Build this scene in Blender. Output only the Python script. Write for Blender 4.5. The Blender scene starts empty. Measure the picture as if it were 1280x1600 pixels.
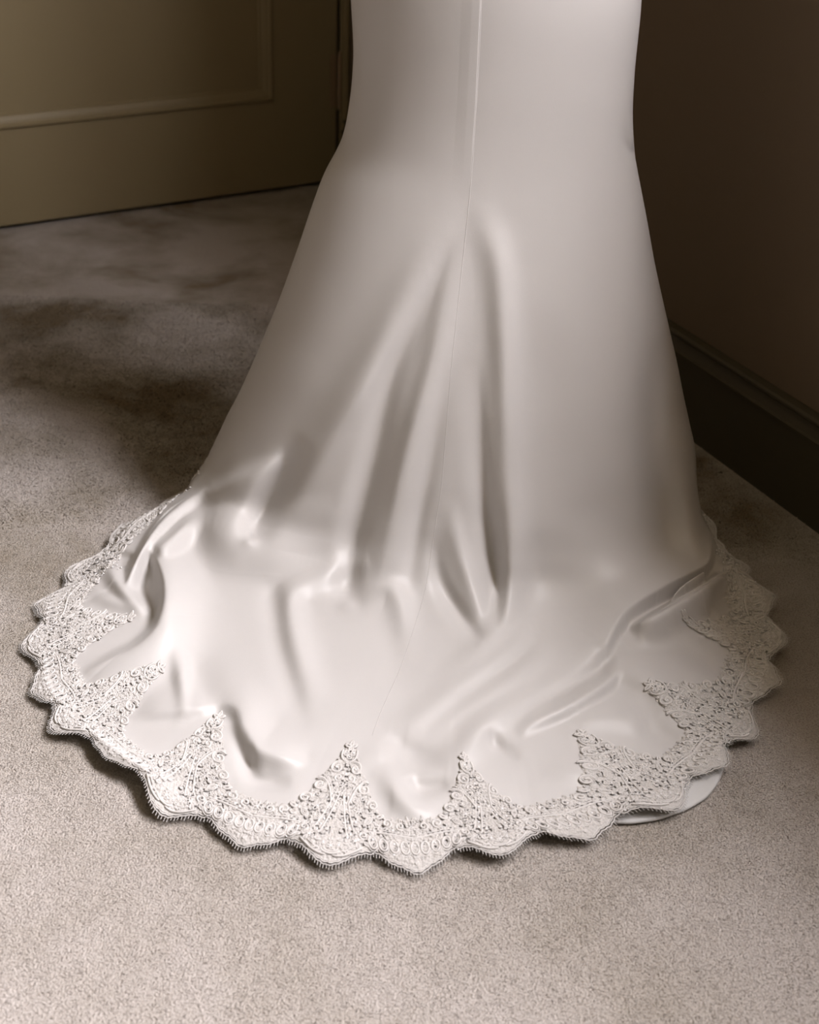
import bpy, bmesh, math, random
import numpy as np
from mathutils import Vector, Matrix
from mathutils.bvhtree import BVHTree
S = bpy.context.scene
COL = S.collection
rng = np.random.default_rng(7)
random.seed(7)

# ------------------------------------------------------------------ camera
FPX = 2100.0; PITCH = math.radians(30.6); ROLL = math.radians(2.5); CH = 1.1
fw = np.array([0, math.cos(PITCH), -math.sin(PITCH)])
r0 = np.array([1.0, 0, 0]); u0 = np.cross(r0, fw)
RV = math.cos(ROLL) * r0 + math.sin(ROLL) * u0
UV = -math.sin(ROLL) * r0 + math.cos(ROLL) * u0
CP = np.array([0, 0, CH])
cd = bpy.data.cameras.new('camera'); cam = bpy.data.objects.new('camera', cd); COL.objects.link(cam)
cam.matrix_world = Matrix([[RV[i], UV[i], -fw[i], CP[i]] for i in range(3)] + [[0, 0, 0, 1]])
cd.sensor_fit = 'VERTICAL'; cd.sensor_height = 36.0; cd.lens = FPX / 1600 * 36
cd.dof.use_dof = True; cd.dof.focus_distance = 1.78; cd.dof.aperture_fstop = 5.0
cd.clip_start = 0.01
S.camera = cam

def ground(x, y, z=0.0):
    """point of the level plane z seen at photograph position x, y"""
    d = (x - 640) * RV - (y - 800) * UV + FPX * fw
    return CP + d * ((z - CH) / d[2])
def atdist(x, y, dist):
    d = (x - 640) * RV - (y - 800) * UV + FPX * fw
    return CP + d * (dist / d[1])
def project(P):
    q = P - CP; k = FPX / (q @ fw)
    return 640 + (q @ RV) * k, 800 - (q @ UV) * k

# ------------------------------------------------------------------ light
# room axes: the corner behind the dress, one axis along each wall
K0 = np.array([-0.212, 3.611]); E1 = np.array([0.450, -0.893]); E2 = np.array([-0.893, -0.450])
def room(a, b, z=0.0):
    p = K0 + a * E1 + b * E2
    return Vector((p[0], p[1], z))
RA = math.atan2(E1[1], E1[0])
WIN = (2.2, 3.9, 1.55, 3.20)        # window opening along the right wall: from, to, sill, head
w = bpy.data.worlds.new('world'); S.world = w; w.use_nodes = True
w.node_tree.nodes['Background'].inputs[0].default_value = (0.55, 0.62, 0.70, 1)
w.node_tree.nodes['Background'].inputs[1].default_value = 0.3
ld = bpy.data.lights.new('window_daylight', 'AREA'); lo = bpy.data.objects.new('window_daylight', ld); COL.objects.link(lo)
ld.shape = 'RECTANGLE'; ld.size = WIN[1] - WIN[0]; ld.size_y = WIN[3] - WIN[2]
ld.energy = 545; ld.color = (1.0, 0.966, 1.0)
lo.location = room((WIN[0] + WIN[1]) / 2, -0.29, (WIN[2] + WIN[3]) / 2)
zdir = -Vector((E2[0], E2[1], 0)).normalized(); zdir.z = 0.0
ydir = Vector((0, 0, 1)); xdir = ydir.cross(zdir)
lo.matrix_world = Matrix.Translation(lo.location) @ Matrix((xdir, ydir, zdir)).transposed().to_4x4()
S.view_settings.view_transform = 'Standard'; S.view_settings.look = 'None'
S.view_settings.exposure = 0.0; S.view_settings.gamma = 1.0
S.view_settings.use_curve_mapping = False

# ------------------------------------------------------------------ materials
def mat(name, col, rough=0.6, spec=0.5, **k):
    m = bpy.data.materials.new(name); m.use_nodes = True
    b = m.node_tree.nodes['Principled BSDF']
    b.inputs['Base Color'].default_value = (*col, 1); b.inputs['Roughness'].default_value = rough
    b.inputs['Specular IOR Level'].default_value = spec
    for kk, v in k.items():
        b.inputs[kk.replace('_', ' ')].default_value = v
    return m, m.node_tree.nodes, m.node_tree.links, b
def noise(N, L, scale, detail=2, rough=0.5, src=None, dist=0.0):
    t = N.new('ShaderNodeTexNoise'); t.inputs['Scale'].default_value = scale
    t.inputs['Detail'].default_value = detail; t.inputs['Roughness'].default_value = rough
    t.inputs['Distortion'].default_value = dist
    if src: L.new(src, t.inputs['Vector'])
    return t
def ramp(N, L, fac, stops):
    r = N.new('ShaderNodeValToRGB'); e = r.color_ramp.elements
    for i, (p, c) in enumerate(stops):
        if i >= 2: e.new(p)
        e[i].position = p; e[i].color = (*c, 1)
    L.new(fac, r.inputs[0]); return r
def bump(N, L, h, strength, dist, b, prev=None):
    n = N.new('ShaderNodeBump'); n.inputs['Strength'].default_value = strength; n.inputs['Distance'].default_value = dist
    L.new(h, n.inputs['Height'])
    if prev: L.new(prev.outputs[0], n.inputs['Normal'])
    L.new(n.outputs[0], b.inputs['Normal']); return n

def fabric_mat(name, col):
    m, N, L, b = mat(name, col, 0.42, 0.35, Sheen_Weight=0.08, Sheen_Roughness=0.4)
    tc = N.new('ShaderNodeTexCoord')
    n = noise(N, L, 900, 2, 0.6, tc.outputs['Object'])
    n2 = noise(N, L, 9, 2, 0.5, tc.outputs['Object'])
    b1 = bump(N, L, n.outputs[0], 0.18, 0.0006, b)
    bump(N, L, n2.outputs[0], 0.25, 0.004, b, b1)
    return m
M_satin = fabric_mat('ivory_crepe_satin', (0.555, 0.532, 0.517))
M_lining = fabric_mat('plain_white_lining', (0.60, 0.59, 0.585))
m, N, L, b = mat('ivory_lace_cord', (0.65, 0.62, 0.598), 0.5, 0.4)
tc = N.new('ShaderNodeTexCoord'); n = noise(N, L, 1400, 1, 0.5, tc.outputs['Object']); bump(N, L, n.outputs[0], 0.5, 0.0008, b)
M_cord = m
m, N, L, b = mat('embroidered_lace_ground', (0.55, 0.52, 0.495), 0.65, 0.3)
tc = N.new('ShaderNodeTexCoord'); v = N.new('ShaderNodeTexVoronoi'); v.feature = 'F1'; v.inputs['Scale'].default_value = 330
L.new(tc.outputs['Object'], v.inputs['Vector']); bump(N, L, v.outputs['Distance'], 0.9, 0.0016, b)
M_laceg = m
m, N, L, b = mat('clear_sequin', (0.9, 0.88, 0.88), 0.06, 1.0, Coat_Weight=1.0)
M_bead = m

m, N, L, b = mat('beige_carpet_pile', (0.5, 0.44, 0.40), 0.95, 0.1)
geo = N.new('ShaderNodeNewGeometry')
big = noise(N, L, 3.2, 4, 0.62, geo.outputs['Position'], 0.25)      # brushed patches of the pile
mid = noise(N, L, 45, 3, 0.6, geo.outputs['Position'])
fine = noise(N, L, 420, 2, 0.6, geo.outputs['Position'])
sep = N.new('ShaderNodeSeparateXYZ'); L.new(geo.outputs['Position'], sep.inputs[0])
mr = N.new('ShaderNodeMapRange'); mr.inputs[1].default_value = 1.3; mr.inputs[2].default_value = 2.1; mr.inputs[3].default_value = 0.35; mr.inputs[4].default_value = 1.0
L.new(sep.outputs[1], mr.inputs[0])                                  # patches even out in front, full strength and darker further back
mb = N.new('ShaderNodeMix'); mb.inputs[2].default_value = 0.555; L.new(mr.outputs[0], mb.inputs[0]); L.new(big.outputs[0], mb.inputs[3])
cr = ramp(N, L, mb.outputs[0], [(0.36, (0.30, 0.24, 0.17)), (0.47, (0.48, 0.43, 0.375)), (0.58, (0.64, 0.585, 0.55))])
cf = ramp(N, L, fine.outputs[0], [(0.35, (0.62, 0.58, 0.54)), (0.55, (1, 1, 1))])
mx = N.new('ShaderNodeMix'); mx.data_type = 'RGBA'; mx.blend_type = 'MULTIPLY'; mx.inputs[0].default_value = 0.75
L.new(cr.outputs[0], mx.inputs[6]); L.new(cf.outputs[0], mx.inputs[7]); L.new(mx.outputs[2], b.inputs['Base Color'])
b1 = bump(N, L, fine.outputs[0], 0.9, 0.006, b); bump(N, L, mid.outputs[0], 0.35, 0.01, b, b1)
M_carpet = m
m, N, L, b = mat('taupe_wall_paint', (0.19, 0.142, 0.098), 0.7, 0.25)
geo = N.new('ShaderNodeNewGeometry'); n = noise(N, L, 260, 2, 0.5, geo.outputs['Position']); bump(N, L, n.outputs[0], 0.12, 0.001, b)
M_wall = m
m, N, L, b = mat('olive_cream_door_paint', (0.26, 0.205, 0.115), 0.5, 0.4)
geo = N.new('ShaderNodeNewGeometry'); n = noise(N, L, 90, 2, 0.5, geo.outputs['Position']); bump(N, L, n.outputs[0], 0.08, 0.001, b)
M_door = m
M_skirt = mat('dark_painted_skirting', (0.075, 0.062, 0.038), 0.5, 0.35)[0]
M_far = mat('low_bounce_wall_paint', (0.055, 0.046, 0.026), 0.7, 0.2)[0]  # unseen walls and, below, ceiling: colour kept dark to cut bounced light
M_ceil = mat('ceiling_paint', (0.09, 0.075, 0.045), 0.8, 0.2)[0]
M_hinge = mat('painted_over_brass_hinge', (0.30, 0.21, 0.13), 0.45, 0.5, Metallic=0.2)[0]
M_frame = mat('window_frame_paint', (0.7, 0.68, 0.64), 0.5, 0.4)[0]

# ------------------------------------------------------------------ helpers
def from_arrays(name, V, Fq, material, parent=None, smooth=True):
    me = bpy.data.meshes.new(name)
    V = np.asarray(V, dtype=np.float32); Fq = np.asarray(Fq, dtype=np.int32)
    k = Fq.shape[1]
    me.vertices.add(len(V)); me.vertices.foreach_set('co', V.ravel())
    me.loops.add(Fq.size); me.loops.foreach_set('vertex_index', Fq.ravel())
    me.polygons.add(len(Fq)); me.polygons.foreach_set('loop_start', np.arange(0, Fq.size, k, dtype=np.int32))
    me.polygons.foreach_set('loop_total', np.full(len(Fq), k, dtype=np.int32))
    me.update(calc_edges=True); me.validate()
    me.polygons.foreach_set('use_smooth', np.full(len(me.polygons), smooth)); me.update()
    me.materials.append(material)
    o = bpy.data.objects.new(name, me); COL.objects.link(o)
    if parent: o.parent = parent
    return o
def struct(o):
    o['kind'] = 'structure'; return o
def profile_sweep(name, prof, p0, p1, up, out, material, parent=None, bev=0):
    """closed profile [(out, up)...] swept from p0 to p1"""
    bm = bmesh.new(); up = Vector(up); out = Vector(out)
    a = [bm.verts.new(Vector(p0) + out * x + up * y) for x, y in prof]
    c = [bm.verts.new(Vector(p1) + out * x + up * y) for x, y in prof]
    n = len(prof)
    for i in range(n): bm.faces.new((a[i], a[(i + 1) % n], c[(i + 1) % n], c[i]))
    bm.faces.new(a[::-1]); bm.faces.new(c)
    bmesh.ops.recalc_face_normals(bm, faces=bm.faces)
    me = bpy.data.meshes.new(name); bm.to_mesh(me); bm.free(); me.materials.append(material)
    o = bpy.data.objects.new(name, me); COL.objects.link(o)
    if parent: o.parent = parent
    return o
def rbox(name, a0, a1, b0, b1, z0, z1, material, parent=None, bev=0.0, frame=None):
    """box in room axes (along the right wall a, along the door wall b), bevelled"""
    f = frame or room
    bm = bmesh.new()
    vs = [bm.verts.new(f(a, bb, z)) for z in (z0, z1) for a, bb in ((a0, b0), (a1, b0), (a1, b1), (a0, b1))]
    for q in ((0, 1, 2, 3), (4, 5, 6, 7), (0, 1, 5, 4), (1, 2, 6, 5), (2, 3, 7, 6), (3, 0, 4, 7)):
        bm.faces.new([vs[i] for i in q])
    bmesh.ops.recalc_face_normals(bm, faces=bm.faces)
    if bev: bmesh.ops.bevel(bm, geom=bm.edges[:], offset=bev, segments=2, affect='EDGES')
    me = bpy.data.meshes.new(name); bm.to_mesh(me); bm.free(); me.materials.append(material)
    o = bpy.data.objects.new(name, me); COL.objects.link(o)
    if parent: o.parent = parent
    return o
def join(objs, name):
    bm = bmesh.new()
    for o in objs: bm.from_mesh(o.data)
    me = bpy.data.meshes.new(name); bm.to_mesh(me); bm.free(); me.materials.append(objs[0].data.materials[0])
    for o in objs: bpy.data.objects.remove(o)
    o = bpy.data.objects.new(name, me); COL.objects.link(o); return o

# ------------------------------------------------------------------ room shell
AL, BL, CZ = 5.2, 3.9, 3.3
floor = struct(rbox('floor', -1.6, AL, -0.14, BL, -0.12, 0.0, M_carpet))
struct(rbox('ceiling', -0.14, AL, -0.14, BL, CZ, CZ + 0.1, M_ceil))
struct(join([rbox('t', -0.14, WIN[0], -0.30, 0, 0, CZ, M_wall), rbox('t', WIN[1], AL, -0.30, 0, 0, CZ, M_wall),
             rbox('t', WIN[0], WIN[1], -0.30, 0, 0, WIN[2], M_wall), rbox('t', WIN[0], WIN[1], -0.30, 0, WIN[3], CZ, M_wall)], 'wall_right'))
DW0, DW1, DH = 0.024, 1.22, 2.02
struct(join([rbox('t', -0.14, 0, -0.14, DW0 - 0.02, 0, CZ, M_wall), rbox('t', -0.14, 0, DW1 + 0.03, BL, 0, CZ, M_wall),
             rbox('t', -0.14, 0, DW0 - 0.02, DW1 + 0.03, DH + 0.02, CZ, M_wall)], 'wall_back'))
struct(rbox('wall_left', -0.14, AL, BL, BL + 0.12, 0, CZ, M_far))
struct(rbox('wall_front', AL, AL + 0.12, -0.14, BL + 0.12, 0, CZ, M_far))
struct(join([rbox('t', -1.6, -1.5, -0.14, 1.6, 0, CZ, M_wall), rbox('t', -1.5, -0.14, -0.2, -0.14, 0, CZ, M_wall),
             rbox('t', -1.5, -0.14, 1.5, 1.6, 0, CZ, M_wall), rbox('t', -1.6, -0.14, -0.2, 1.6, CZ, CZ + .1, M_wall)], 'wall_hallway'))
win = struct(rbox('window_1', WIN[0], WIN[1], -0.24, 0.05, WIN[2] - 0.03, WIN[2], M_frame, bev=0.004)); win.name = 'window_1'
for (a0, a1, z0, z1) in ((WIN[0], WIN[0] + .05, WIN[2], WIN[3]), (WIN[1] - .05, WIN[1], WIN[2], WIN[3]), (WIN[0] + .05, WIN[1] - .05, WIN[3] - .05, WIN[3]),
                         (WIN[0] + .05, WIN[1] - .05, WIN[2], WIN[2] + .05), ((WIN[0] + WIN[1]) / 2 - .02, (WIN[0] + WIN[1]) / 2 + .02, WIN[2] + .05, WIN[3] - .05)):
    rbox('window_frame', a0, a1, -0.26, -0.22, z0, z1, M_frame, win, 0.004)
# skirting board with a moulded top, along the right wall
sk_prof = [(0, 0), (0.019, 0), (0.019, 0.137), (0.0225, 0.1395), (0.0225, 0.143), (0.018, 0.1455), (0.0165, 0.150), (0.0145, 0.156), (0.013, 0.163),
           (0.0145, 0.1655), (0.0175, 0.1675), (0.0175, 0.1715), (0.0145, 0.175), (0.006, 0.1775), (0, 0.178)]
e2v = (E2[0], E2[1], 0); e1v = (E1[0], E1[1], 0)
o = struct(profile_sweep('baseboard_right', sk_prof, room(0, 0), room(AL, 0), (0, 0, 1), e2v, M_skirt))
struct(profile_sweep('baseboard_back', sk_prof, room(0, DW1 + 0.10), room(0, BL), (0, 0, 1), e1v, M_skirt))
# door architrave
arch = [(0, 0), (0, 0.07), (0.012, 0.07), (0.018, 0.06), (0.018, 0.03), (0.013, 0.022), (0.013, 0.006), (0.009, 0)]
struct(profile_sweep('trim_1', [(x, y * .7) for x, y in arch], room(0, DW1 + 0.015), room(0, DW1 + 0.015, DH + .05), e2v, e1v, M_door))
struct(profile_sweep('trim_2', [(x, -y * 0.31) for x, y in arch], room(0, DW0), room(0, DW0, DH + .05), e2v, e1v, M_door))
struct(rbox('trim_3', -0.14, 0.0, DW0 - 0.02, DW0 - 0.004, 0, DH, M_door))
struct(rbox('trim_4', -0.14, 0.0, DW1 + 0.012, DW1 + 0.03, 0, DH, M_door))

# door, hung on the right jamb and a few degrees ajar into the room
HG = np.array(ground(524, 287)[:2]); DD = np.array([-0.8413, -0.5405]); DN = np.array([-DD[1], DD[0]]) * 1.0
if DN @ E1 < 0: DN = -DN
def dr(a, bb, z):                       # a = out of the door face, bb = from hinge edge
    p = HG + a * DN + bb * DD
    return Vector((p[0], p[1], z))
door = bpy.data.objects.new('door_1', None); COL.objects.link(door); door['kind'] = 'structure'
# slab: stiles and rails around sunk panels
DWID = 1.16; PZ0 = 0.240; PB0 = 0.185
rbox('door_slab', -0.040, -0.007, 0, DWID, 0.012, 2.0, M_door, door, 0.002, dr)
rbox('stile', -0.0068, 0, 0, PB0, 0.012, 2.0, M_door, door, 0.0, dr)
rbox('stile', -0.0068, 0, DWID - PB0, DWID, 0.012, 2.0, M_door, door, 0.0, dr)
for z0, z1 in ((0.012, PZ0), (0.95, 1.13), (1.88, 2.0)):
    rbox('rail', -0.0068, 0, PB0, DWID - PB0, z0, z1, M_door, door, 0.0, dr)
mprof = [(-0.007, 0.0), (0.004, 0.0), (0.0075, 0.004), (0.0075, 0.009), (0.003, 0.012), (0.0015, 0.018), (-0.001, 0.024), (-0.0035, 0.028), (-0.0035, 0.033), (-0.007, 0.035)]
dn3 = Vector((DN[0], DN[1], 0)); dd3 = Vector((DD[0], DD[1], 0))
for z0, z1 in ((PZ0, 0.95), (1.13, 1.88)):
    bm = bmesh.new()
    corners = [(PB0, z0, 1, 1), (DWID - PB0, z0, -1, 1), (DWID - PB0, z1, -1, -1), (PB0, z1, 1, -1)]
    rings = [[bm.verts.new(dr(x, bb + sb * y, z + sz * y)) for x, y in mprof] for bb, z, sb, sz in corners]
    for i in range(4):
        A, B = rings[i], rings[(i + 1) % 4]
        for j in range(len(mprof) - 1): bm.faces.new((A[j], A[j + 1], B[j + 1], B[j]))
    bmesh.ops.recalc_face_normals(bm, faces=bm.faces)
    me = bpy.data.meshes.new('panel_moulding'); bm.to_mesh(me); bm.free(); me.materials.append(M_door)
    o = bpy.data.objects.new('panel_moulding', me); COL.objects.link(o); o.parent = door
for hz in (0.207, 1.6):
    bm = bmesh.new()
    for k in range(5):
        bmesh.ops.create_cone(bm, cap_ends=True, segments=14, radius1=0.0065, radius2=0.0065, depth=0.0255,
                              matrix=Matrix.Translation(dr(0.007, -0.006, hz + 0.013 + k * 0.0266)))
    for zz in (hz - 0.003, hz + 0.136):
        bmesh.ops.create_uvsphere(bm, u_segments=10, v_segments=6, radius=0.0055, matrix=Matrix.Translation(dr(0.007, -0.006, zz)))
    me = bpy.data.meshes.new('hinge'); bm.to_mesh(me); bm.free(); me.materials.append(M_hinge)
    h = bpy.data.objects.new('hinge', me); COL.objects.link(h); h.parent = door
    rbox('hinge_leaf', 0.0002, 0.0022, 0.001, 0.019, hz, hz + 0.133, M_hinge, h, 0.0005, dr)

# ------------------------------------------------------------------ dress: train outline and lace chart
# columns of the lace border: scallop tips (T) and the rounded scallops between them (M):
# outer point, inner point, share of the full motif height the inner point stands for
COLS = [((262, 776), (300, 800), .45), ((190, 812), (235, 850), .45), ((103, 882), (185, 905), .50), ((50, 938), (150, 935), .45),
        ((30, 1005), (215, 962), 1), ((45, 1080), (135, 1048), .45), ((78, 1142), (262, 1038), 1), ((165, 1192), (222, 1165), .45),
        ((245, 1272), (348, 1108), 1), ((375, 1322), (408, 1248), .42), ((510, 1352), (552, 1157), 1), ((655, 1362), (640, 1265), .45),
        ((790, 1340), (722, 1175), 1), ((930, 1314), (850, 1250), .42), ((1062, 1268), (900, 1140), 1), ((1140, 1200), (1040, 1165), .45),
        ((1187, 1148), (1003, 1068), 1), ((1224, 1070), (1120, 1035), .45), ((1232, 1005), (1062, 952), 1), ((1213, 937), (1125, 930), .45),
        ((1170, 884), (1118, 888), .50), ((1132, 850), (1100, 862), .45), ((1110, 818), (1082, 822), .45)]
B0 = []; V0 = []
for (bx, by), (ix, iy), k in COLS:
    p = ground(bx, by, 0.015)[:2]; q = ground(ix, iy, 0.02)[:2]
    B0.append(p); V0.append((q - p) / k)
NVIS = len(COLS)
# the hem goes on round the front of the wearer, out of sight
for ang in (38, 62, 90, 118, 142):
    a = math.radians(ang); rr = 0.40 - 0.09 * math.sin(a) ** 2
    c = np.array([0.06 + rr * 1.05 * math.cos(a), 1.84 + 0.85 * rr * math.sin(a)])
    B0.append(c); V0.append(-np.array([math.cos(a), math.sin(a)]) * 0.15)
B0 = np.array(B0); V0 = np.array(V0); NC = len(B0)
def cr_eval(Pts, c):
    c = np.asarray(c, float); i = np.floor(c).astype(int); f = (c - i)[..., None]
    p0, p1, p2, p3 = (Pts[(i + k) % NC] for k in (-1, 0, 1, 2))
    return 0.5 * ((2 * p1) + (-p0 + p2) * f + (2 * p0 - 5 * p1 + 4 * p2 - p3) * f ** 2 + (-p0 + 3 * p1 - 3 * p2 + p3) * f ** 3)
def lace_xy(c, wv):
    return cr_eval(B0, c) + np.asarray(wv)[..., None] * cr_eval(V0, c)
def edge_w(c):                          # scallop outline: dips between tips, small waves in the rounded scallop
    c = np.asarray(c, float); h = c % 2.0; dT = np.minimum(h, 2 - h)      # 0 at pointed tip, 1 at rounded one
    dip = 0.125 * np.where(dT < .46, .5 - .5 * np.cos(np.pi * np.clip(dT / .46, 0, 1) ** 1.0), .5 + .5 * np.cos(np.pi * np.clip((dT - .46) / .54, 0, 1)))
    wav = 0.009 * (1 - np.cos((dT - 1) * 2 * np.pi / 0.30)) * (dT > 0.5)
    return dip + wav + 0.01 - 0.007 * np.abs(np.sin(c * np.pi / 0.0833))
AX = np.array([0.08, 1.84])
cs = np.linspace(0, NC, 1200, endpoint=False)
hem = lace_xy(cs, edge_w(cs) + 0.075)
ha = np.arctan2(hem[:, 1] - AX[1], hem[:, 0] - AX[0]); hr = np.hypot(hem[:, 0] - AX[0], hem[:, 1] - AX[1])
# smoother fabric hem inside the scallops
o_ = np.argsort(ha); ha = ha[o_]; hr = hr[o_]
aa = np.linspace(-np.pi, np.pi, 721)
hr_i = np.interp(aa, np.r_[ha - 2 * np.pi, ha, ha + 2 * np.pi], np.r_[hr, hr, hr])
kk = np.exp(-(np.arange(-30, 31) / 9.0) ** 2); kk /= kk.sum()
hr_s = np.convolve(np.r_[hr_i[-31:-1], hr_i, hr_i[1:31]], kk, 'valid')
hr_s = np.minimum(hr_s, hr_i + 0.004)
def hem_r(a):
    a = (a + np.pi) % (2 * np.pi) - np.pi
    return np.interp(a, aa, hr_s)

# ------------------------------------------------------------------ dress: rings of the skirt (z, left, right, near, far)
RINGS = [(1.12, .190, .153, .150, .150), (1.0, .192, .165, .142, .140), (.9, .187, .177, .134, .130), (.8, .186, .190, .128, .125), (.7, .181, .193, .124, .12),
         (.65, .185, .197, .125, .12), (.6, .195, .206, .130, .12), (.55, .219, .219, .140, .125), (.5, .237, .234, .154, .13), (.45, .253, .250, .170, .135),
         (.4, .270, .268, .187, .14), (.35, .288, .286, .204, .15), (.3, .308, .304, .221, .16), (.25, .328, .320, .236, .17), (.2, .350, .336, .251, .18),
         (.15, .374, .351, .266, .19), (.105, .397, .368, .286, .20), (.074, .422, .384, .312, .21), (.054, .460, .405, .358, .22)]
SEAM = [(752, -500), (752, 0), (745, 150), (736, 290), (722, 420), (705, 580), (690, 760), (665, 920), (640, 1010), (605, 1090), (580, 1150), (520, 1345)]
NB = len(RINGS)
zs = [r[0] for r in RINGS] + [.044, .036, .027, .014]
fr = [None] * NB + [.25, .5, .75, 1.0]
def ell(a, Lx, Rx, Nx, Fx):
    c, s = np.cos(a), np.sin(a)
    A = np.where(c > 0, Rx, Lx); Bq = np.where(s < 0, Nx, Fx)
    return 1 / np.sqrt((c / A) ** 2 + (s / Bq) ** 2)
def radius(k, a):
    wob = 1 + (.035 * np.sin(7 * a + 1.0) + .03 * np.sin(12 * a + .4)) * (1, .8, .4)[min(2, NB - 1 - min(k, NB - 1))]   # the cloth breaks unevenly on the floor
    cap = hem_r(a) * .90
    if k < NB:
        r = ell(a, *RINGS[k][1:])
        if k > NB - 4: r = r * wob; r = np.where(r > cap - .02, cap - .02 * np.exp(-(r - cap + .02) / .02), r)
        return r
    r1 = ell(a, *RINGS[NB - 1][1:]) * wob; r1 = np.where(r1 > cap - .02, cap - .02 * np.exp(-(r1 - cap + .02) / .02), r1); r2 = hem_r(a)
    return r1 + (r2 - r1) * fr[k]
sx = [p[0] for p in SEAM]; sy = [p[1] for p in SEAM]
phis = []
for k in range(len(zs)):
    ph = -np.pi / 2
    for it in range(6):
        r = float(radius(k, np.array([ph]))[0]); P = np.array([AX[0] + r * math.cos(ph), AX[1] + r * math.sin(ph), zs[k]])
        y = float(project(P[None])[1][0]); x = float(np.interp(y, sy, sx))
        Q = atdist(x, y, P[1]) if k < NB else ground(x, y, zs[k])
        ph = math.atan2(P[1] - AX[1], Q[0] - AX[0])
    phis.append(ph)
NT_NEAR, NT_FAR = 960, 120
base_a = np.r_[np.linspace(0, np.pi * 1.12, NT_NEAR, endpoint=False), np.linspace(np.pi * 1.12, np.pi * 1.88, NT_FAR, endpoint=False)]
base_a = np.r_[np.linspace(-np.pi * .56, np.pi * .56, NT_NEAR + 1), np.pi + np.linspace(-np.pi * .44, np.pi * .44, NT_FAR + 1)[1:-1]]  # 0 = seam
i0 = NT_NEAR // 2
NTH = len(base_a)
ctrl = []
for k in range(len(zs)):
    sh = phis[k] + np.pi / 2
    a = base_a - np.pi / 2 + sh * (1 + np.cos(base_a)) / 2
    r = radius(k, a)
    ctrl.append(np.stack([AX[0] + r * np.cos(a), AX[1] + r * np.sin(a), np.full(NTH, zs[k])], -1))
ctrl = np.array(ctrl)                    # rings x theta x 3
def natural_spline(C, ts, n_out_per):
    """Catmull-Rom through rings with centripetal-free uniform parameters"""
    out = []; K = len(C)
    for k in range(K - 1):
        p0 = C[max(k - 1, 0)]; p1 = C[k]; p2 = C[k + 1]; p3 = C[min(k + 2, K - 1)]
        l0 = max(np.linalg.norm(p1 - p0, axis=-1).mean(), 1e-6); l1 = np.linalg.norm(p2 - p1, axis=-1).mean(); l2 = max(np.linalg.norm(p3 - p2, axis=-1).mean(), 1e-6)
        m1 = ((p1 - p0) / l0 * l1 + (p2 - p1) / l1 * l0) / (l0 + l1) * l1 if k > 0 else (p2 - p1)
        m2 = ((p2 - p1) / l1 * l2 + (p3 - p2) / l2 * l1) / (l1 + l2) * l1 if k < K - 2 else (p2 - p1)
        n = n_out_per[k]
        for j in range(n):
            t = j / n; h00 = 2 * t ** 3 - 3 * t ** 2 + 1; h10 = t ** 3 - 2 * t ** 2 + t; h01 = -2 * t ** 3 + 3 * t ** 2; h11 = t ** 3 - t ** 2
            out.append(h00 * p1 + h10 * m1 + h01 * p2 + h11 * m2)
    out.append(C[-1]); return np.array(out)
seglen = np.linalg.norm(np.diff(ctrl[:, i0], axis=0), axis=-1)
per = [max(3, int(math.ceil(l / (0.0028 if zs[k] < .11 else .0042)))) if zs[k] < .95 else 6 for k, l in enumerate(seglen)]
P = natural_spline(ctrl, None, per)      # rows x theta x 3
NR = P.shape[0]
# a short hem allowance turned under
lift_under = []
for dr_, dz_ in ((-0.000, -0.002), (-0.004, -0.004), (-0.02, -0.004)):
    q = P[-1].copy(); dirv = q[:, :2] - AX; dl = np.linalg.norm(dirv, axis=1)[:, None]
    q[:, :2] += dirv / dl * dr_; q[:, 2] += dz_; lift_under.append(q)

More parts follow.
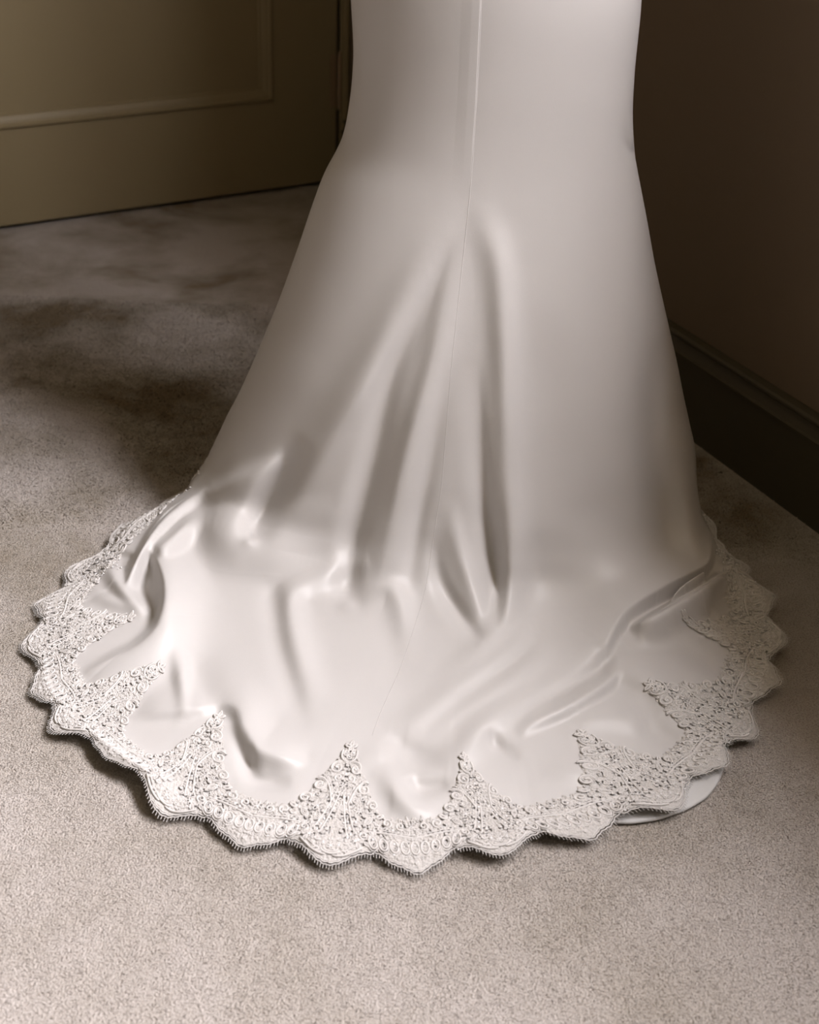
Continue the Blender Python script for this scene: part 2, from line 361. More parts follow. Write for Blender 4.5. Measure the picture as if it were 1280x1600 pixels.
# ------------------------------------------------------------------ folds
# each fold: points (x, y, height in mm) read off the photograph; width on either side
# positive = ridge, negative = valley.  wp: side left of / below the stroke, wn: the other side
FOLDS = [
 # --- flared skirt
 ([(724, 318, 0), (690, 368, 3), (636, 481, 12), (569, 601, 16), (520, 677, 13), (480, 745, 6), (455, 800, 0)], 34, 22),
 ([(706, 375, 0), (658, 468, -6), (613, 580, -10), (588, 700, -14), (562, 810, -19), (546, 905, -21), (543, 945, 0)], 24, 19),
 ([(712, 370, 0), (684, 535, 8), (650, 660, 13), (625, 760, 13), (605, 860, 8), (590, 930, 0)], 18, 26),
 ([(700, 560, 0), (672, 720, -5), (650, 840, -7), (640, 930, 0)], 14, 14),
 ([(738, 300, 0), (758, 345, 2), (780, 420, 9), (788, 535, 14), (791, 640, 15), (794, 740, 15), (801, 852, 22), (796, 925, 16), (772, 985, 9), (725, 1040, 5), (670, 1090, 0)], 22, 24),
 ([(745, 560, 0), (752, 700, -8), (765, 820, -17), (776, 900, -22), (776, 950, -12), (772, 985, 0)], 20, 11),
 ([(702, 780, 0), (715, 850, 8), (742, 930, 10), (768, 975, 0)], 16, 14),
 ([(675, 830, 0), (688, 905, -9), (712, 950, -14), (738, 985, -8), (752, 1005, 0)], 14, 12),
 ([(845, 480, 0), (850, 600, -6), (852, 720, -5), (850, 820, 0)], 50, 50),
 ([(990, 235, 0), (1000, 330, 4), (985, 500, 5), (975, 700, 0)], 30, 40),
 ([(970, 200, 0), (985, 236, -4), (996, 238, -5)], 7, 5),
 ([(1042, 510, 0), (1018, 620, -8), (1022, 740, -9), (1040, 830, -14), (1055, 885, 0)], 24, 24),
 ([(1075, 620, 0), (1074, 760, 9), (1088, 840, 14), (1085, 880, 12), (1050, 915, 0)], 22, 22),
 # --- where the cloth breaks on the floor, left of the seam
 ([(478, 690, 0), (448, 730, -16), (420, 780, -26), (396, 826, -28), (388, 845, 0)], 18, 26),
 ([(290, 795, 0), (340, 768, 14), (390, 745, 16), (428, 726, 9), (446, 716, 0)], 36, 15),
 ([(290, 820, 0), (335, 820, 24), (380, 846, 24), (430, 866, 20), (480, 880, 12), (520, 895, 0)], 46, 40),
 ([(410, 860, 0), (470, 810, 5), (520, 790, 0)], 30, 30),
 ([(580, 870, 0), (550, 880, 10), (500, 898, 14), (458, 922, 16), (452, 960, 12), (470, 1030, 8), (500, 1110, 0)], 24, 24),
 ([(428, 905, 0), (432, 945, -7), (440, 1010, -5), (462, 1090, -3), (480, 1150, 0)], 20, 14),
 ([(560, 945, 0), (600, 918, 8), (622, 935, 9), (632, 985, 4), (636, 1040, 0)], 18, 18),
 ([(560, 960, 0), (620, 1010, -3), (600, 1090, 0)], 30, 30),
 ([(318, 768, 8), (290, 784, 24), (262, 806, 34), (238, 834, 38), (222, 862, 36), (208, 890, 24), (197, 914, 9), (193, 925, 0)], 7, 18),
 ([(330, 800, 0), (295, 818, 28), (268, 842, 36), (248, 858, 32), (235, 862, 0)], 20, 26),
 ([(218, 868, 8), (240, 874, 26), (252, 895, 34), (257, 925, 36), (254, 955, 34), (243, 985, 26), (215, 1012, 18), (180, 1030, 12), (150, 1046, 6), (130, 1056, 0)], 8, 46),
 ([(215, 885, -4), (228, 925, -10), (238, 958, -8), (246, 968, 0)], 14, 12),
 ([(165, 870, 0), (178, 900, 12), (205, 935, 14), (235, 955, 8), (248, 960, 0)], 14, 12),
 ([(140, 925, 0), (175, 938, 7), (215, 950, 7), (240, 965, 0)], 12, 10),
 ([(262, 930, 0), (272, 1000, 6), (284, 1060, 12), (287, 1105, 10), (290, 1125, 0)], 14, 14),
 ([(300, 1010, 0), (318, 1070, -6), (345, 1110, -5), (350, 1130, 0)], 16, 30),
 ([(215, 1115, 2), (250, 1112, 9), (300, 1108, 10), (345, 1100, 10), (372, 1112, 14), (380, 1140, 16), (398, 1175, 16), (440, 1190, 12), (480, 1192, 0)], 9, 40),
 ([(372, 1140, 0), (384, 1180, -8), (398, 1215, -10), (430, 1222, -8), (455, 1220, 0)], 14, 10),
 ([(545, 1190, 0), (590, 1178, 5), (650, 1185, -2), (700, 1170, 0)], 20, 16),
 ([(590, 1180, 0), (620, 1235, 10), (650, 1262, 8), (690, 1258, 0)], 18, 20),
 ([(640, 1210, 0), (655, 1230, -12), (690, 1228, -8), (705, 1220, 0)], 12, 14),
 ([(600, 1150, 0), (640, 1175, -7), (690, 1185, 0)], 22, 18),
 ([(700, 1210, 0), (720, 1180, 7), (760, 1130, 9), (810, 1100, 5), (850, 1080, 0)], 22, 22),
 ([(760, 1135, 0), (775, 1165, -9), (795, 1178, -6), (815, 1180, 0)], 14, 12),
 ([(805, 1150, 0), (840, 1128, 9), (890, 1108, 14), (940, 1076, 16), (965, 1050, 10), (985, 1040, 0)], 8, 22),
 ([(800, 1125, 0), (860, 1095, -7), (915, 1062, -8), (943, 1040, -10), (946, 1005, 0)], 14, 14),
 ([(830, 960, 0), (790, 1020, 6), (720, 1070, 7), (650, 1120, 5), (600, 1140, 0)], 20, 20),
 ([(880, 1000, 0), (800, 1060, 5), (720, 1110, 4), (660, 1140, 0)], 18, 18),
 ([(855, 985, 0), (790, 1040, -3), (690, 1095, 0)], 12, 12),
 # --- right-hand tuck
 ([(1112, 840, 12), (1100, 893, 28), (1040, 927, 28), (1000, 950, 26), (972, 972, 22), (950, 1008, 14), (944, 1050, 0)], 56, 6),
 ([(1140, 930, 0), (1136, 912, 18), (1122, 905, 34), (1085, 928, 38), (1040, 954, 32), (1005, 972, 22), (985, 984, 0)], 6, 30),
 ([(960, 1020, 0), (1030, 1015, -5), (1090, 1030, -4), (1130, 1040, 0)], 18, 20),
 ([(950, 1060, 0), (985, 1050, 9), (1030, 1075, 9), (1075, 1110, 0)], 20, 20),
 ([(880, 1150, 0), (930, 1120, 7), (990, 1125, 8), (1010, 1150, 0)], 20, 24),
 ([(1000, 1085, 0), (1015, 1130, -7), (1050, 1160, -6), (1070, 1170, 0)], 16, 18),
 ([(840, 1200, 0), (900, 1205, 5), (960, 1200, 0)], 20, 20),
 # --- lifted stretches of the hem
 ([(60, 1100, 0), (110, 1152, 14), (175, 1196, 20), (235, 1238, 20), (262, 1275, 8), (300, 1280, 0)], 26, 30),
 ([(440, 1318, 0), (480, 1325, 6), (540, 1338, 8), (600, 1338, 0)], 18, 24),
 ([(680, 1340, 0), (725, 1328, 10), (770, 1330, 12), (830, 1312, 12), (900, 1310, 10), (960, 1290, 4), (990, 1280, 0)], 20, 26),
 ([(950, 1290, 0), (1010, 1262, 16), (1075, 1250, 20), (1120, 1205, 20), (1150, 1170, 14), (1175, 1150, 0)], 24, 26),
 ([(1180, 1110, 0), (1215, 1060, 14), (1222, 1000, 16), (1205, 940, 14), (1160, 885, 8), (1130, 850, 0)], 26, 30),
]
def fold_height(px, py):
    H = np.zeros_like(px); Hp = np.zeros_like(px)
    for pts, wp, wn in FOLDS:
        pts = np.array(pts, float)
        x0, x1 = pts[:, 0].min() - 3 * max(wp, wn), pts[:, 0].max() + 3 * max(wp, wn)
        y0, y1 = pts[:, 1].min() - 3 * max(wp, wn), pts[:, 1].max() + 3 * max(wp, wn)
        idx = np.nonzero((px > x0) & (px < x1) & (py > y0) & (py < y1))
        if len(idx[0]) == 0: continue
        X = px[idx]; Y = py[idx]
        # resample the stroke smoothly
        n = len(pts); tt = np.linspace(0, n - 1, (n - 1) * 5 + 1); ii = np.minimum(tt.astype(int), n - 2); f = (tt - ii)[:, None]
        g = lambda j: pts[np.clip(j, 0, n - 1)]
        sp = 0.5 * (2 * g(ii) + (g(ii + 1) - g(ii - 1)) * f + (2 * g(ii - 1) - 5 * g(ii) + 4 * g(ii + 1) - g(ii + 2)) * f ** 2 + (3 * g(ii) - g(ii - 1) - 3 * g(ii + 1) + g(ii + 2)) * f ** 3)
        best = np.full(X.shape, 1e9); amp = np.zeros(X.shape); wsum = np.zeros(X.shape); wdt = np.zeros(X.shape)
        for a, b_ in zip(sp[:-1], sp[1:]):
            dx, dy = b_[0] - a[0], b_[1] - a[1]; l2 = dx * dx + dy * dy + 1e-9
            t = np.clip(((X - a[0]) * dx + (Y - a[1]) * dy) / l2, 0, 1)
            ex = X - a[0] - t * dx; ey = Y - a[1] - t * dy; d = np.hypot(ex, ey)
            sd_ = dx * (Y - a[1]) - dy * (X - a[0])
            w_ = 1 / (d + 1.5) ** 7; wsum += w_; amp += w_ * (a[2] + (b_[2] - a[2]) * t)
            wdt += w_ * (wn + (wp - wn) * (.5 + .5 * np.clip(sd_ / np.sqrt(l2) / (1 + .3 * d), -1, 1)))
            best = np.minimum(best, d)
        amp = amp / wsum; wd = wdt / wsum
        h = amp * np.exp(-(best / wd) ** 2) / 1000.0
        H[idx] += np.minimum(h, 0); Hp[idx] += np.maximum(h, 0) ** 3
    return H + np.cbrt(Hp)

dv = np.gradient(P, axis=0); dt = np.roll(P, -1, axis=1) - np.roll(P, 1, axis=1)
Nn = np.cross(dv, dt); Nn /= np.linalg.norm(Nn, axis=-1, keepdims=True) + 1e-12
ctr = np.array([AX[0], AX[1], 0.0])
outw = P - ctr; outw[..., 2] = 0.3
sgn = np.sign((Nn * outw).sum(-1, keepdims=True).mean()); Nn = Nn * sgn
upf = (np.clip((.11 - P[..., 2]) / .07, 0, 1) * .8)[..., None]; Nn = Nn * (1 - upf) + np.array([0, 0, 1.0]) * upf   # near the floor folds stand up
Nn /= np.linalg.norm(Nn, axis=-1, keepdims=True)
px, py = project(P.reshape(-1, 3)); px = px.reshape(P.shape[:2]); py = py.reshape(P.shape[:2])
facing = (Nn * (CP - P)).sum(-1) / np.linalg.norm(CP - P, axis=-1)
mask = np.clip((facing + 0.05) / 0.2, 0, 1)
H = fold_height(px, py) * mask
for it in range(6):            # let each ridge come to lie where the photograph shows its crest
    qx, qy = project((P + Nn * H[..., None]).reshape(-1, 3))
    H = .5 * H + .5 * fold_height(qx.reshape(px.shape), qy.reshape(px.shape)) * mask
for it in range(3):
    H[1:-1] = (H[:-2] + 2 * H[1:-1] + H[2:]) / 4
    H = (np.roll(H, 1, 1) + 2 * H + np.roll(H, -1, 1)) / 4
# pressed seam allowance standing a little proud, left of the seam
sxx = np.interp(py, sy, sx)
H += 0.0006 * (np.clip((sxx - px) / 1.5, 0, 1) * np.clip((sxx - px - 30) / -16, 0, 1)) * np.clip((310 - py) / 90, 0, 1) * mask
# gentle waviness all round the hem
ang = np.arctan2(P[..., 1] - AX[1], P[..., 0] - AX[0])
row = np.linspace(0, 1, NR)[:, None]
H += np.where(P[..., 2] < .05, 0.003 * (np.sin(ang * 13 + 1) * .5 + np.sin(ang * 23) * .3) * np.clip((.05 - P[..., 2]) / .02, 0, 1), 0)
D = P + Nn * H[..., None]
# keep the cloth above the carpet
zmin = 0.009
low = D[..., 2]; D[..., 2] = np.where(low < zmin + .01, zmin + .01 * np.exp((low - zmin - .01) / .01), low)
D[..., 2] = np.maximum(D[..., 2], zmin)
und = []
for q0, q in zip([P[-1]] * 3, lift_under):
    dlt = q - P[-1]; qq = D[-1] + dlt; qq[:, 2] = np.maximum(qq[:, 2], 0.004); und.append(qq)
D = np.concatenate([D, np.array(und)], 0); NR2 = D.shape[0]

dress = bpy.data.objects.new('wedding_dress', None); COL.objects.link(dress); dress.location = (0, 0, 0)
dress['label'] = 'long ivory satin wedding dress with flared skirt and lace-edged train spread on the carpet'
dress['category'] = 'dress'

def panel(cols, name):
    V = D[:, cols].reshape(-1, 3); n = len(cols)
    r = np.arange(NR2 - 1)[:, None] * n; c = np.arange(n - 1)[None]
    i = (r + c).ravel()
    F = np.stack([i, i + 1, i + n + 1, i + n], 1)
    return from_arrays(name, V, F, M_satin, dress)
i_back = i0 + NTH // 2
right_cols = [(i0 + k) % NTH for k in range(0, NTH // 2 + 1)]
left_cols = [(i0 + NTH // 2 + k) % NTH for k in range(0, NTH - NTH // 2 + 1)]
sp1 = panel(right_cols, 'skirt_panel'); sp2 = panel(left_cols, 'skirt_panel')

# surface query for everything sewn on top
allV = D.reshape(-1, 3)
rr_ = np.arange(NR2 - 4)[:, None] * NTH; cc_ = np.arange(NTH)[None]
zrow = D[:-3, :, 2].mean(1); r_start = int(np.argmax(zrow < 0.16))
qi = ((np.arange(r_start, NR2 - 4)[:, None]) * NTH + cc_).ravel(); qj = ((np.arange(r_start, NR2 - 4)[:, None]) * NTH + (cc_ + 1) % NTH).ravel()
Q = np.stack([qi, qj, qj + NTH, qi + NTH], 1)
lo_i = r_start * NTH
bvh = BVHTree.FromPolygons([tuple(v) for v in allV[lo_i:(NR2 - 3) * NTH].tolist()], (Q - lo_i).tolist())
hz_a = D[NR - 1, :, :]; hz_ang = np.arctan2(hz_a[:, 1] - AX[1], hz_a[:, 0] - AX[0]); so = np.argsort(hz_ang); hz_ang = hz_ang[so]; hz_z = hz_a[so, 2]
def surf(xy):
    """height of the top of the cloth under each xy; beyond the hem, the lace hangs on at hem height"""
    z = np.empty(len(xy)); down = Vector((0, 0, -1))
    an = np.arctan2(xy[:, 1] - AX[1], xy[:, 0] - AX[0]); zh = np.interp(an, hz_ang, hz_z)
    rad = np.hypot(xy[:, 0] - AX[0], xy[:, 1] - AX[1]); hrr = hem_r(an)
    for i, (x, y) in enumerate(xy.tolist()):
        h = bvh.ray_cast(Vector((x, y, 0.5)), down)
        if h[0] is not None: z[i] = h[0].z
        else: z[i] = max(0.007, zh[i] - max(0, rad[i] - hrr[i]) * 0.25)
    return z

# set the peaks of the lace where the photograph shows them on the folded cloth
for k_, ((bx, by), (ix, iy), kk_) in enumerate(COLS):
    if not 4 <= k_ <= 19: continue
    z_ = 0.02
    for it in range(8):
        q = ground(ix, iy, z_)[:2]; z_ = .6 * z_ + .4 * float(surf(q[None])[0])
    V0[k_] = (q - B0[k_]) / kk_

# ------------------------------------------------------------------ lace
def tubes(curves, radii, lift, sides=5):
    """curves: list of (n,2) chart points (c,w) -> one tube mesh lying on the cloth"""
    VV = []; FF = []; off = 0
    flat = np.concatenate(curves); xy = lace_xy(flat[:, 0], flat[:, 1]); z = surf(xy)
    k = 0
    for cv, r, lf in zip(curves, radii, lift):
        n = len(cv); p = np.c_[xy[k:k + n], z[k:k + n] + lf]; k += n
        if n < 2: continue
        t = np.gradient(p, axis=0); t /= np.linalg.norm(t, axis=1, keepdims=True) + 1e-9
        sd = np.cross(t, [0, 0, 1.0]); sd /= np.linalg.norm(sd, axis=1, keepdims=True) + 1e-9
        up = np.cross(sd, t)
        rads = np.full(n, r); rads[0] *= .5; rads[-1] *= .5
        a = np.linspace(0, 2 * np.pi, sides, endpoint=False)
        ringv = p[:, None] + rads[:, None, None] * (np.cos(a)[None, :, None] * sd[:, None] + np.sin(a)[None, :, None] * up[:, None] * .9)
        VV.append(ringv.reshape(-1, 3))
        i = (np.arange(n - 1)[:, None] * sides + np.arange(sides)[None]).ravel(); j = (np.arange(n - 1)[:, None] * sides + (np.arange(sides)[None] + 1) % sides).ravel()
        FF.append(np.stack([i, j, j + sides, i + sides], 1) + off); off += n * sides
    return np.concatenate(VV), np.concatenate(FF)

def spiral(cx, cy, r, turns, a0, sg=1, n=26):
    t = np.linspace(0, 1, n); a = a0 + sg * t * turns * 2 * np.pi; rr = r * (1 - .82 * t)
    return np.c_[cx + rr * np.cos(a), cy + rr * np.sin(a)]
def oval(cx, cy, rx, ry, rot=0, n=18):
    a = np.linspace(0, 2 * np.pi, n); x = rx * np.cos(a); y = ry * np.sin(a)
    return np.c_[cx + x * math.cos(rot) - y * math.sin(rot), cy + x * math.sin(rot) + y * math.cos(rot)]
def leaf(cx, cy, ln, wd, rot, n=9):
    t = np.linspace(0, 1, n); h = wd * np.sin(np.pi * t) ** .8
    x = np.r_[t * ln, t[::-1] * ln]; y = np.r_[h, -h[::-1]]
    return np.c_[cx + x * math.cos(rot) - y * math.sin(rot), cy + x * math.sin(rot) + y * math.cos(rot)]
def bez(p0, p1, p2, p3, n=20):
    t = np.linspace(0, 1, n)[:, None]; p0, p1, p2, p3 = map(np.array, (p0, p1, p2, p3))
    return (1 - t) ** 3 * p0 + 3 * (1 - t) ** 2 * t * p1 + 3 * (1 - t) * t ** 2 * p2 + t ** 3 * p3
def w_inner(u, peak=True):
    u = abs(u)
    if peak: return float(np.interp(u, [0, .045, .08, .12, .17, .21, .26, .33, .5], [.99, .93, .85, .76, .68, .58, .48, .41, .40]))
    return float(np.interp(u, [0, .2, .5], [.45, .42, .40]))
PI = math.pi
def motif(peak, seed):
    """curves in motif units (u, w), with (radius, lift); and bead spots"""
    R = random.Random(11 if peak else 12); C = []; beads = []; taken = []
    A = lambda cv, r=.0011, l=.0012: C.append((cv, r, l))
    def both(f, r=.0011, l=.0012):
        A(f(1), r, l); A(f(-1), r, l)
    def scroll(u, w_, r, turns, a0, sg, hold=True):
        """a padded scroll with two finer echo lines and a berry at its heart"""
        A(spiral(u, w_, r, turns, a0, sg), .0013, .0016); A(spiral(u, w_, r * .80, turns * .92, a0, sg, 20), .0008, .0013)
        A(spiral(u, w_, r * 1.14, turns * .38, a0, sg, 14), .0008, .0011)
        if hold: taken.append((u, w_, r * .95))
    def flower(u, w_, r, n=5, a0=0):
        for q in range(n):
            a = a0 + q * 2 * PI / n; A(oval(u + r * math.cos(a), w_ + r * math.sin(a), r * .62, r * .46, a, 10), .0009, .0014)
        taken.append((u, w_, r * 1.4)); beads.append((u, w_))
    def petal(u, w_, ln, wd, rot):
        A(leaf(u, w_, ln, wd, rot), .0011, .0015); A(leaf(u + .15 * ln * math.cos(rot), w_ + .15 * ln * math.sin(rot), ln * .65, wd * .45, rot), .0008, .0015)
        taken.append((u + ln * .5 * math.cos(rot), w_ + ln * .5 * math.sin(rot), ln * .42))
    if peak:
        for rot in (PI / 2, PI / 2 - 1.15, PI / 2 + 1.15): petal(0, .925, .058, .014, rot)
        A(leaf(0, .925, .035, .008, -PI / 2 + .5)); A(leaf(0, .925, .035, .008, -PI / 2 - .5))
        both(lambda s: oval(s * .030, .872, .020, .022, s * .3, 12)); both(lambda s: oval(s * .030, .872, .011, .013, 0, 10), .0008)
        A(oval(0, .842, .020, .018, 0, 12)); A(oval(0, .885, .014, .014, 0, 10), .0009)
        both(lambda s: bez((0, .80), (s * .05, .80), (s * .075, .84), (s * .058, .90)), .0013, .0016)
        taken.append((0, .86, .06))
        for s in (1, -1):
            scroll(s * .072, .745, .055, 1.4, PI / 2 + s * .5, -s)
            scroll(s * .048, .665, .030, 1.2, -PI / 2, s)
            scroll(s * .165, .600, .058, 1.45, PI / 2 - s * .6, s * 1)
            A(bez((s * .06, .47), (s * .08, .56), (s * .11, .655), (s * .19, .665)), .0014, .0016)
            A(bez((s * .045, .47), (s * .065, .57), (s * .10, .675), (s * .17, .685)), .0009, .0013)
            beads += [(s * .030, .872), (s * .072, .745), (s * .165, .60)]
        flower(0, .605, .024); beads += [(0, .842), (0, .70)]
    for s in (1, -1):
        # two strands of beads coming down like an inverted V, with a plain slip of cloth between
        A(bez((s * .015, .54), (s * .03, .45), (s * .055, .34), (s * .085, .23)), .0012, .0015)
        A(bez((s * .045, .54), (s * .065, .45), (s * .09, .36), (s * .125, .27)), .0011, .0014)
        for j in range(7):
            t = j / 6; beads.append((s * (.028 + .075 * t), .52 - .27 * t))
        taken.extend([(s * .05, .45, .025), (s * .065, .36, .03), (s * .09, .28, .03), (0, .40, .02), (0, .32, .035), (0, .25, .04)])
        scroll(s * .235, .485 if peak else .38, .042, 1.4, PI + (s < 0) * PI, -s)
        flower(s * .140, .43, .024, 5, .4); petal(s * .185, .34, .075, .018, PI / 2 - s * .7)
        petal(s * .265, .40, .055, .013, PI / 2 - s * 1.1)
        flower(s * .14, .20, .018, 5, .9); scroll(s * .185, .255, .030, 1.2, -PI / 2, -s)
        A(bez((s * .02, .075), (s * .08, .07), (s * .13, .11), (s * .19, .17)), .0013, .0014)
        A(bez((s * .03, .10), (s * .08, .10), (s * .12, .135), (s * .16, .175)), .0009, .0012)
        # row of open loops below the valley band
        for j, uu in enumerate((.245, .31, .375, .44) + ((.5,) if s > 0 else ())):
            lean = s * (.5 - uu) * 1.1; wc = .215 - .035 * math.sin((uu - .245) / .255 * PI / 2)
            A(oval(s * uu, wc, .024, .044, lean, 16), .0013, .0017); A(oval(s * uu, wc + .004, .014, .030, lean, 12), .0008, .0012)
            A(oval(s * uu, wc - .005, .034, .056, lean, 16)[8:], .0009, .0012)
            taken.append((s * uu, wc, .03)); taken.append((s * uu, wc - .03, .02)); taken.append((s * uu, wc + .03, .02))
            if j % 2 == 0: beads.append((s * uu, wc + .02))
        A(bez((s * .21, .285), (s * .30, .305), (s * .40, .27), (s * .505, .255)), .0014, .0015)
        A(bez((s * .21, .305), (s * .30, .325), (s * .40, .29), (s * .505, .275)), .0009, .0013)
        scroll(s * .335, .365, .036, 1.35, -PI / 2, s); scroll(s * .425, .345, .032, 1.3, -PI / 2 + s * .5, -s)
        beads += [(s * .37, .315), (s * .28, .345)]
    flower(.5, .345, .024, 5, .5)
    for k_, rr in enumerate((.052, .038)):
        t = np.linspace(PI + .35, 2 * PI - .35, 14); A(np.c_[rr * 1.15 * np.cos(t), .125 + rr * .8 * np.sin(t)], .0014 - .0004 * k_, .0016)
    flower(0, .135, .017, 5); A(oval(-.045, .145, .012, .012, 0, 9), .0009); A(oval(.045, .145, .012, .012, 0, 9), .0009)
    taken.append((0, .12, .055)); beads += [(.045, .145), (-.045, .145)]
    # small scrolls packed into every gap, mirrored left and right
    for q in range(2600):
        u = R.uniform(0, .5); r = R.choice((.026, .021, .016, .012, .009)); ww = R.uniform(.065, .95)
        if ww + r > w_inner(u + r * .6, peak) - .004 or ww - r < float(edge_w(2 * u)) + .045: continue
        if any((u - a) ** 2 + (ww - b) ** 2 < (r * .9 + c * .86) ** 2 for a, b, c in taken): continue
        taken.append((u, ww, r)); a0 = R.uniform(0, 6.3); sg = R.choice((1, -1)); kind = R.random()
        for s in (1, -1):
            if kind < .55:
                cv = spiral(0, 0, r, 1.1, a0, sg, 13); C.append((cv * np.array([s, 1]) + np.array([s * u, ww]), .0010, .0013))
                if r > .015: C.append((spiral(0, 0, r * .7, .9, a0, sg, 10) * np.array([s, 1]) + np.array([s * u, ww]), .0007, .0011))
            elif kind < .8:
                C.append((oval(0, 0, r, r * .75, a0, 11) * np.array([s, 1]) + np.array([s * u, ww]), .0010, .0013))
                C.append((oval(0, 0, r * .5, r * .36, a0, 8) * np.array([s, 1]) + np.array([s * u, ww]), .0008, .0013))
            else:
                C.append((leaf(-r * math.cos(a0), -r * math.sin(a0), 2 * r, r * .5, a0, 7) * np.array([s, 1]) + np.array([s * u, ww]), .0010, .0014))
    return C, beads

edge_curves = []; edge_r = []; edge_l = []
total = NC
# border: ground cloth of the lace
cg = np.arange(0, NC, 0.018); NWG = 34
def inner_at(c):
    k = int(round(c / 2.0)) * 2; u = (c - k) / 2.0; kk_ = k % NC
    peak = kk_ in (4, 6, 8, 10, 12, 14, 16, 18)
    return w_inner(u, peak)
wi = np.array([inner_at(c) for c in cg]); wo = edge_w(cg) + 0.028
wi = wi + 0.012 * np.sin(cg * 61) + 0.008 * np.sin(cg * 97 + 1)
ff = np.linspace(0, 1, NWG)
CG = np.repeat(cg[:, None], NWG, 1); WG = wo[:, None] + (wi - wo)[:, None] * ff[None]
gxy = lace_xy(CG.ravel(), WG.ravel()); gz = surf(gxy)
lump = 0.0007 * (np.sin(CG.ravel() * 23 + 5 * np.sin(WG.ravel() * 31)) * np.sin(WG.ravel() * 41 + 3 * np.sin(CG.ravel() * 17)))
edge_fade = np.repeat((np.minimum(1, np.minimum(ff, 1 - ff) * 12))[None], len(cg), 0).ravel()
gz = gz + 0.0006 + 0.0008 * edge_fade + (0.0005 + lump) * edge_fade + 0.0005 * rng.random(len(gz)) * edge_fade
V = np.c_[gxy, gz]; nq = len(cg)
i = (np.arange(nq)[:, None] * NWG + np.arange(NWG - 1)[None]).ravel(); j = (((np.arange(nq) + 1) % nq)[:, None] * NWG + np.arange(NWG - 1)[None]).ravel()
cc1 = np.repeat(cg[:, None], NWG - 1, 1).ravel(); ww1 = WG[:, :-1].ravel(); hcol = np.minimum(cc1 % 2, 2 - cc1 % 2)     # openwork, mirrored about every tip
hole = np.sin(hcol * 26 + 1.3 * np.sin(ww1 * 44)) * np.sin(ww1 * 52 + 1.6 * np.sin(hcol * 21)) > .26
frow = np.tile(ff[:-1], nq)
hole &= (frow > .05) & (frow < .93) & (ww1 > .16)
border = from_arrays('lace_border', V, np.stack([i, i + 1, j + 1, j], 1)[~hole], M_laceg, dress)
# scalloped edge cords
ec = []
for off, r in ((0.010, .0008), (0.024, .0006), (0.036, .0006)):
    for k in range(NC):
        c = np.linspace(k, k + 1.0, 60); ec.append((np.c_[c, edge_w(c) + off], r, .0008))
V, F = tubes([e[0] for e in ec], [e[1] for e in ec], [e[2] for e in ec])
from_arrays('edge_cord', V, F, M_cord, border)
# eyelash fringe
fr_c = []
for c in np.arange(0, NC, 0.034):
    e = float(edge_w(c)); jx = random.uniform(-.004, .004); ln = random.uniform(.022, .030)
    fr_c.append(np.c_[[c, c + jx], [e + .008, e - ln + .006]])
V, F = tubes(fr_c, [.0008] * len(fr_c), [.0006] * len(fr_c), 4)
o = from_arrays('eyelash_fringe', V, F, M_cord, border); o['kind'] = 'stuff'
# beads share one small mesh
bmb = bmesh.new(); bmesh.ops.create_icosphere(bmb, subdivisions=1, radius=1.0); bv = np.array([v.co[:] for v in bmb.verts]); bf = np.array([[v.index for v in f.verts] for f in bmb.faces]); bmb.free()
for k in range(0, NC, 2):
    peak = k in (4, 6, 8, 10, 12, 14, 16, 18)
    C, beads = motif(peak, k)
    curves = []; rad = []; lf = []
    for cv, r, l in C:
        if not peak and cv[:, 1].max() > .40 + .03: continue
        c = np.c_[k + 2 * cv[:, 0], cv[:, 1]]
        curves.append(c); rad.append(r * (1.12 if r > .00105 else .85)); lf.append(l + (.0006 if r > .00105 else .0009))
    V, F = tubes(curves, rad, lf)
    mo = from_arrays('lace_motif', V, F, M_cord, dress)
    bp = np.array(beads + [(random.uniform(-.45, .45), random.uniform(.12, .36)) for _ in range(10)])
    xy = lace_xy(k + 2 * bp[:, 0], bp[:, 1]); z = surf(xy)
    n = len(bp); sc = rng.uniform(.0011, .0019, n)
    VV = (np.c_[xy, z + .0022][:, None] + bv[None] * sc[:, None, None] * np.array([1, 1, .7])).reshape(-1, 3)
    FF = (bf[None] + (np.arange(n) * len(bv))[:, None, None]).reshape(-1, 3)
    bo = from_arrays('beadwork', VV, FF, M_bead, mo); bo['kind'] = 'stuff'
    bo['label'] = 'clear glittering sequins and beads'

# centre back seam: a fine rolled ridge from the top to the lace
sv = D[:NR, i0].copy(); nn = Nn[:, i0]
sv = sv[::2]; nn = nn[::2]; keep = np.array([True] * len(sv))
kmax = int(np.argmax(np.array(project(sv)[1]) > 1150)) or len(sv); sv = sv[:kmax]; nn = nn[:kmax]
t = np.gradient(sv, axis=0); t /= np.linalg.norm(t, axis=1, keepdims=True); sd = np.cross(t, nn)
a = np.linspace(0, 2 * np.pi, 6, endpoint=False)
rv = sv[:, None] + .00055 * (np.cos(a)[None, :, None] * sd[:, None] + .5 * np.sin(a)[None, :, None] * nn[:, None])
n = len(sv); i = (np.arange(n - 1)[:, None] * 6 + np.arange(6)[None]).ravel(); j = (np.arange(n - 1)[:, None] * 6 + (np.arange(6)[None] + 1) % 6).ravel()
from_arrays('centre_seam', rv.reshape(-1, 3), np.stack([i, j, j + 6, i + 6], 1), M_satin, dress)

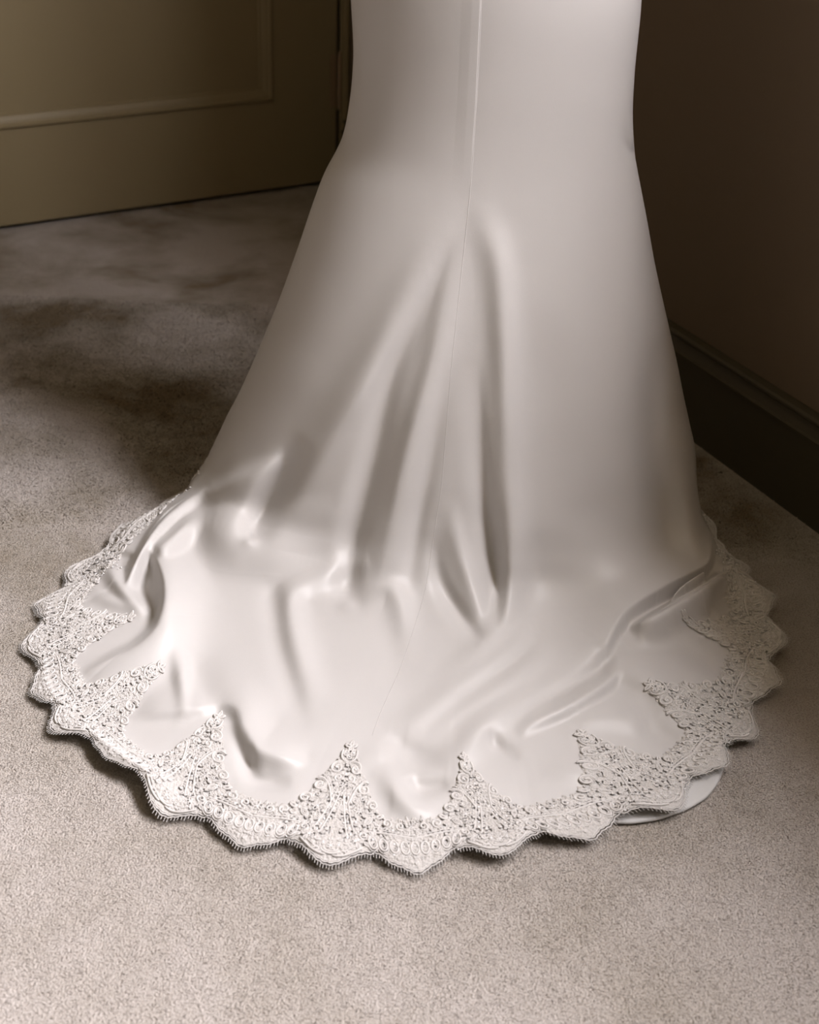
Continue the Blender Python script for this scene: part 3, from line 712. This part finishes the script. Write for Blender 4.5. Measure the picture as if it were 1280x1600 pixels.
# lining hem showing under the lace at the right
lin = [(948, 1284), (985, 1286), (1030, 1280), (1075, 1264), (1105, 1246), (1124, 1222), (1134, 1192)]
lp = np.array([ground(x, y, .006)[:2] for x, y in lin])
tt = np.linspace(0, len(lin) - 1, 60); lo_ = np.stack([np.interp(tt, range(len(lin)), lp[:, k]) for k in (0, 1)], 1)
for _ in range(6): lo_[1:-1] = (lo_[:-2] + 2 * lo_[1:-1] + lo_[2:]) / 4
dirl = AX - lo_; dirl /= np.linalg.norm(dirl, axis=1, keepdims=True)
rows = []
for dd_, zz in ((0.012, .003), (0.001, .003), (0, .0045), (.0015, .0068), (.006, .0075), (.02, .0085), (.05, .009), (.09, .0088)):
    rows.append(np.c_[lo_ + dirl * dd_, np.full(len(lo_), zz)])
Vl = np.concatenate(rows); nl = len(lo_); i = (np.arange(len(rows) - 1)[:, None] * nl + np.arange(nl - 1)[None]).ravel()
lh = from_arrays('lining_hem', Vl, np.stack([i, i + 1, i + nl + 1, i + nl], 1), M_lining, dress)
lh['label'] = 'plain white lining peeping out below the lace'

# ------------------------------------------------------------------ carpet pile, tufts standing on the floor in front of and beside the dress
def pile(x0, x1, y0, y1, n, size, name):
    x = rng.uniform(x0, x1, n); y = rng.uniform(y0, y1, n)
    rad = np.hypot(x - AX[0], y - AX[1]); an = np.arctan2(y - AX[1], x - AX[0]); qx, qy = project(np.c_[x, y, np.zeros(n)])
    ra = (np.c_[x, y] - K0) @ E2
    k = (rad > hem_r(an) - .05) & (qx > -30) & (qx < 1310) & (qy < 1640) & (ra > .022)
    x, y = x[k], y[k]; n = len(x)
    a = rng.uniform(0, 2 * np.pi, n); h = size * rng.uniform(.3, .68, n); wd = size * .42
    lx = rng.normal(0, .55, n) * size; ly = rng.normal(0, .55, n) * size
    b = np.c_[x, y, np.full(n, -.0005)]
    p0 = b + np.c_[np.cos(a) * wd, np.sin(a) * wd, np.zeros(n)]; p1 = b + np.c_[np.cos(a + 2.1) * wd, np.sin(a + 2.1) * wd, np.zeros(n)]
    p2 = b + np.c_[np.cos(a + 4.2) * wd, np.sin(a + 4.2) * wd, np.zeros(n)]; tip = b + np.c_[lx, ly, h]
    V = np.stack([p0, p1, p2, tip], 1).reshape(-1, 3); i = np.arange(n)[:, None] * 4
    F = np.stack([i + [0, 1, 3], i + [1, 2, 3], i + [2, 0, 3]], 1).reshape(-1, 3)
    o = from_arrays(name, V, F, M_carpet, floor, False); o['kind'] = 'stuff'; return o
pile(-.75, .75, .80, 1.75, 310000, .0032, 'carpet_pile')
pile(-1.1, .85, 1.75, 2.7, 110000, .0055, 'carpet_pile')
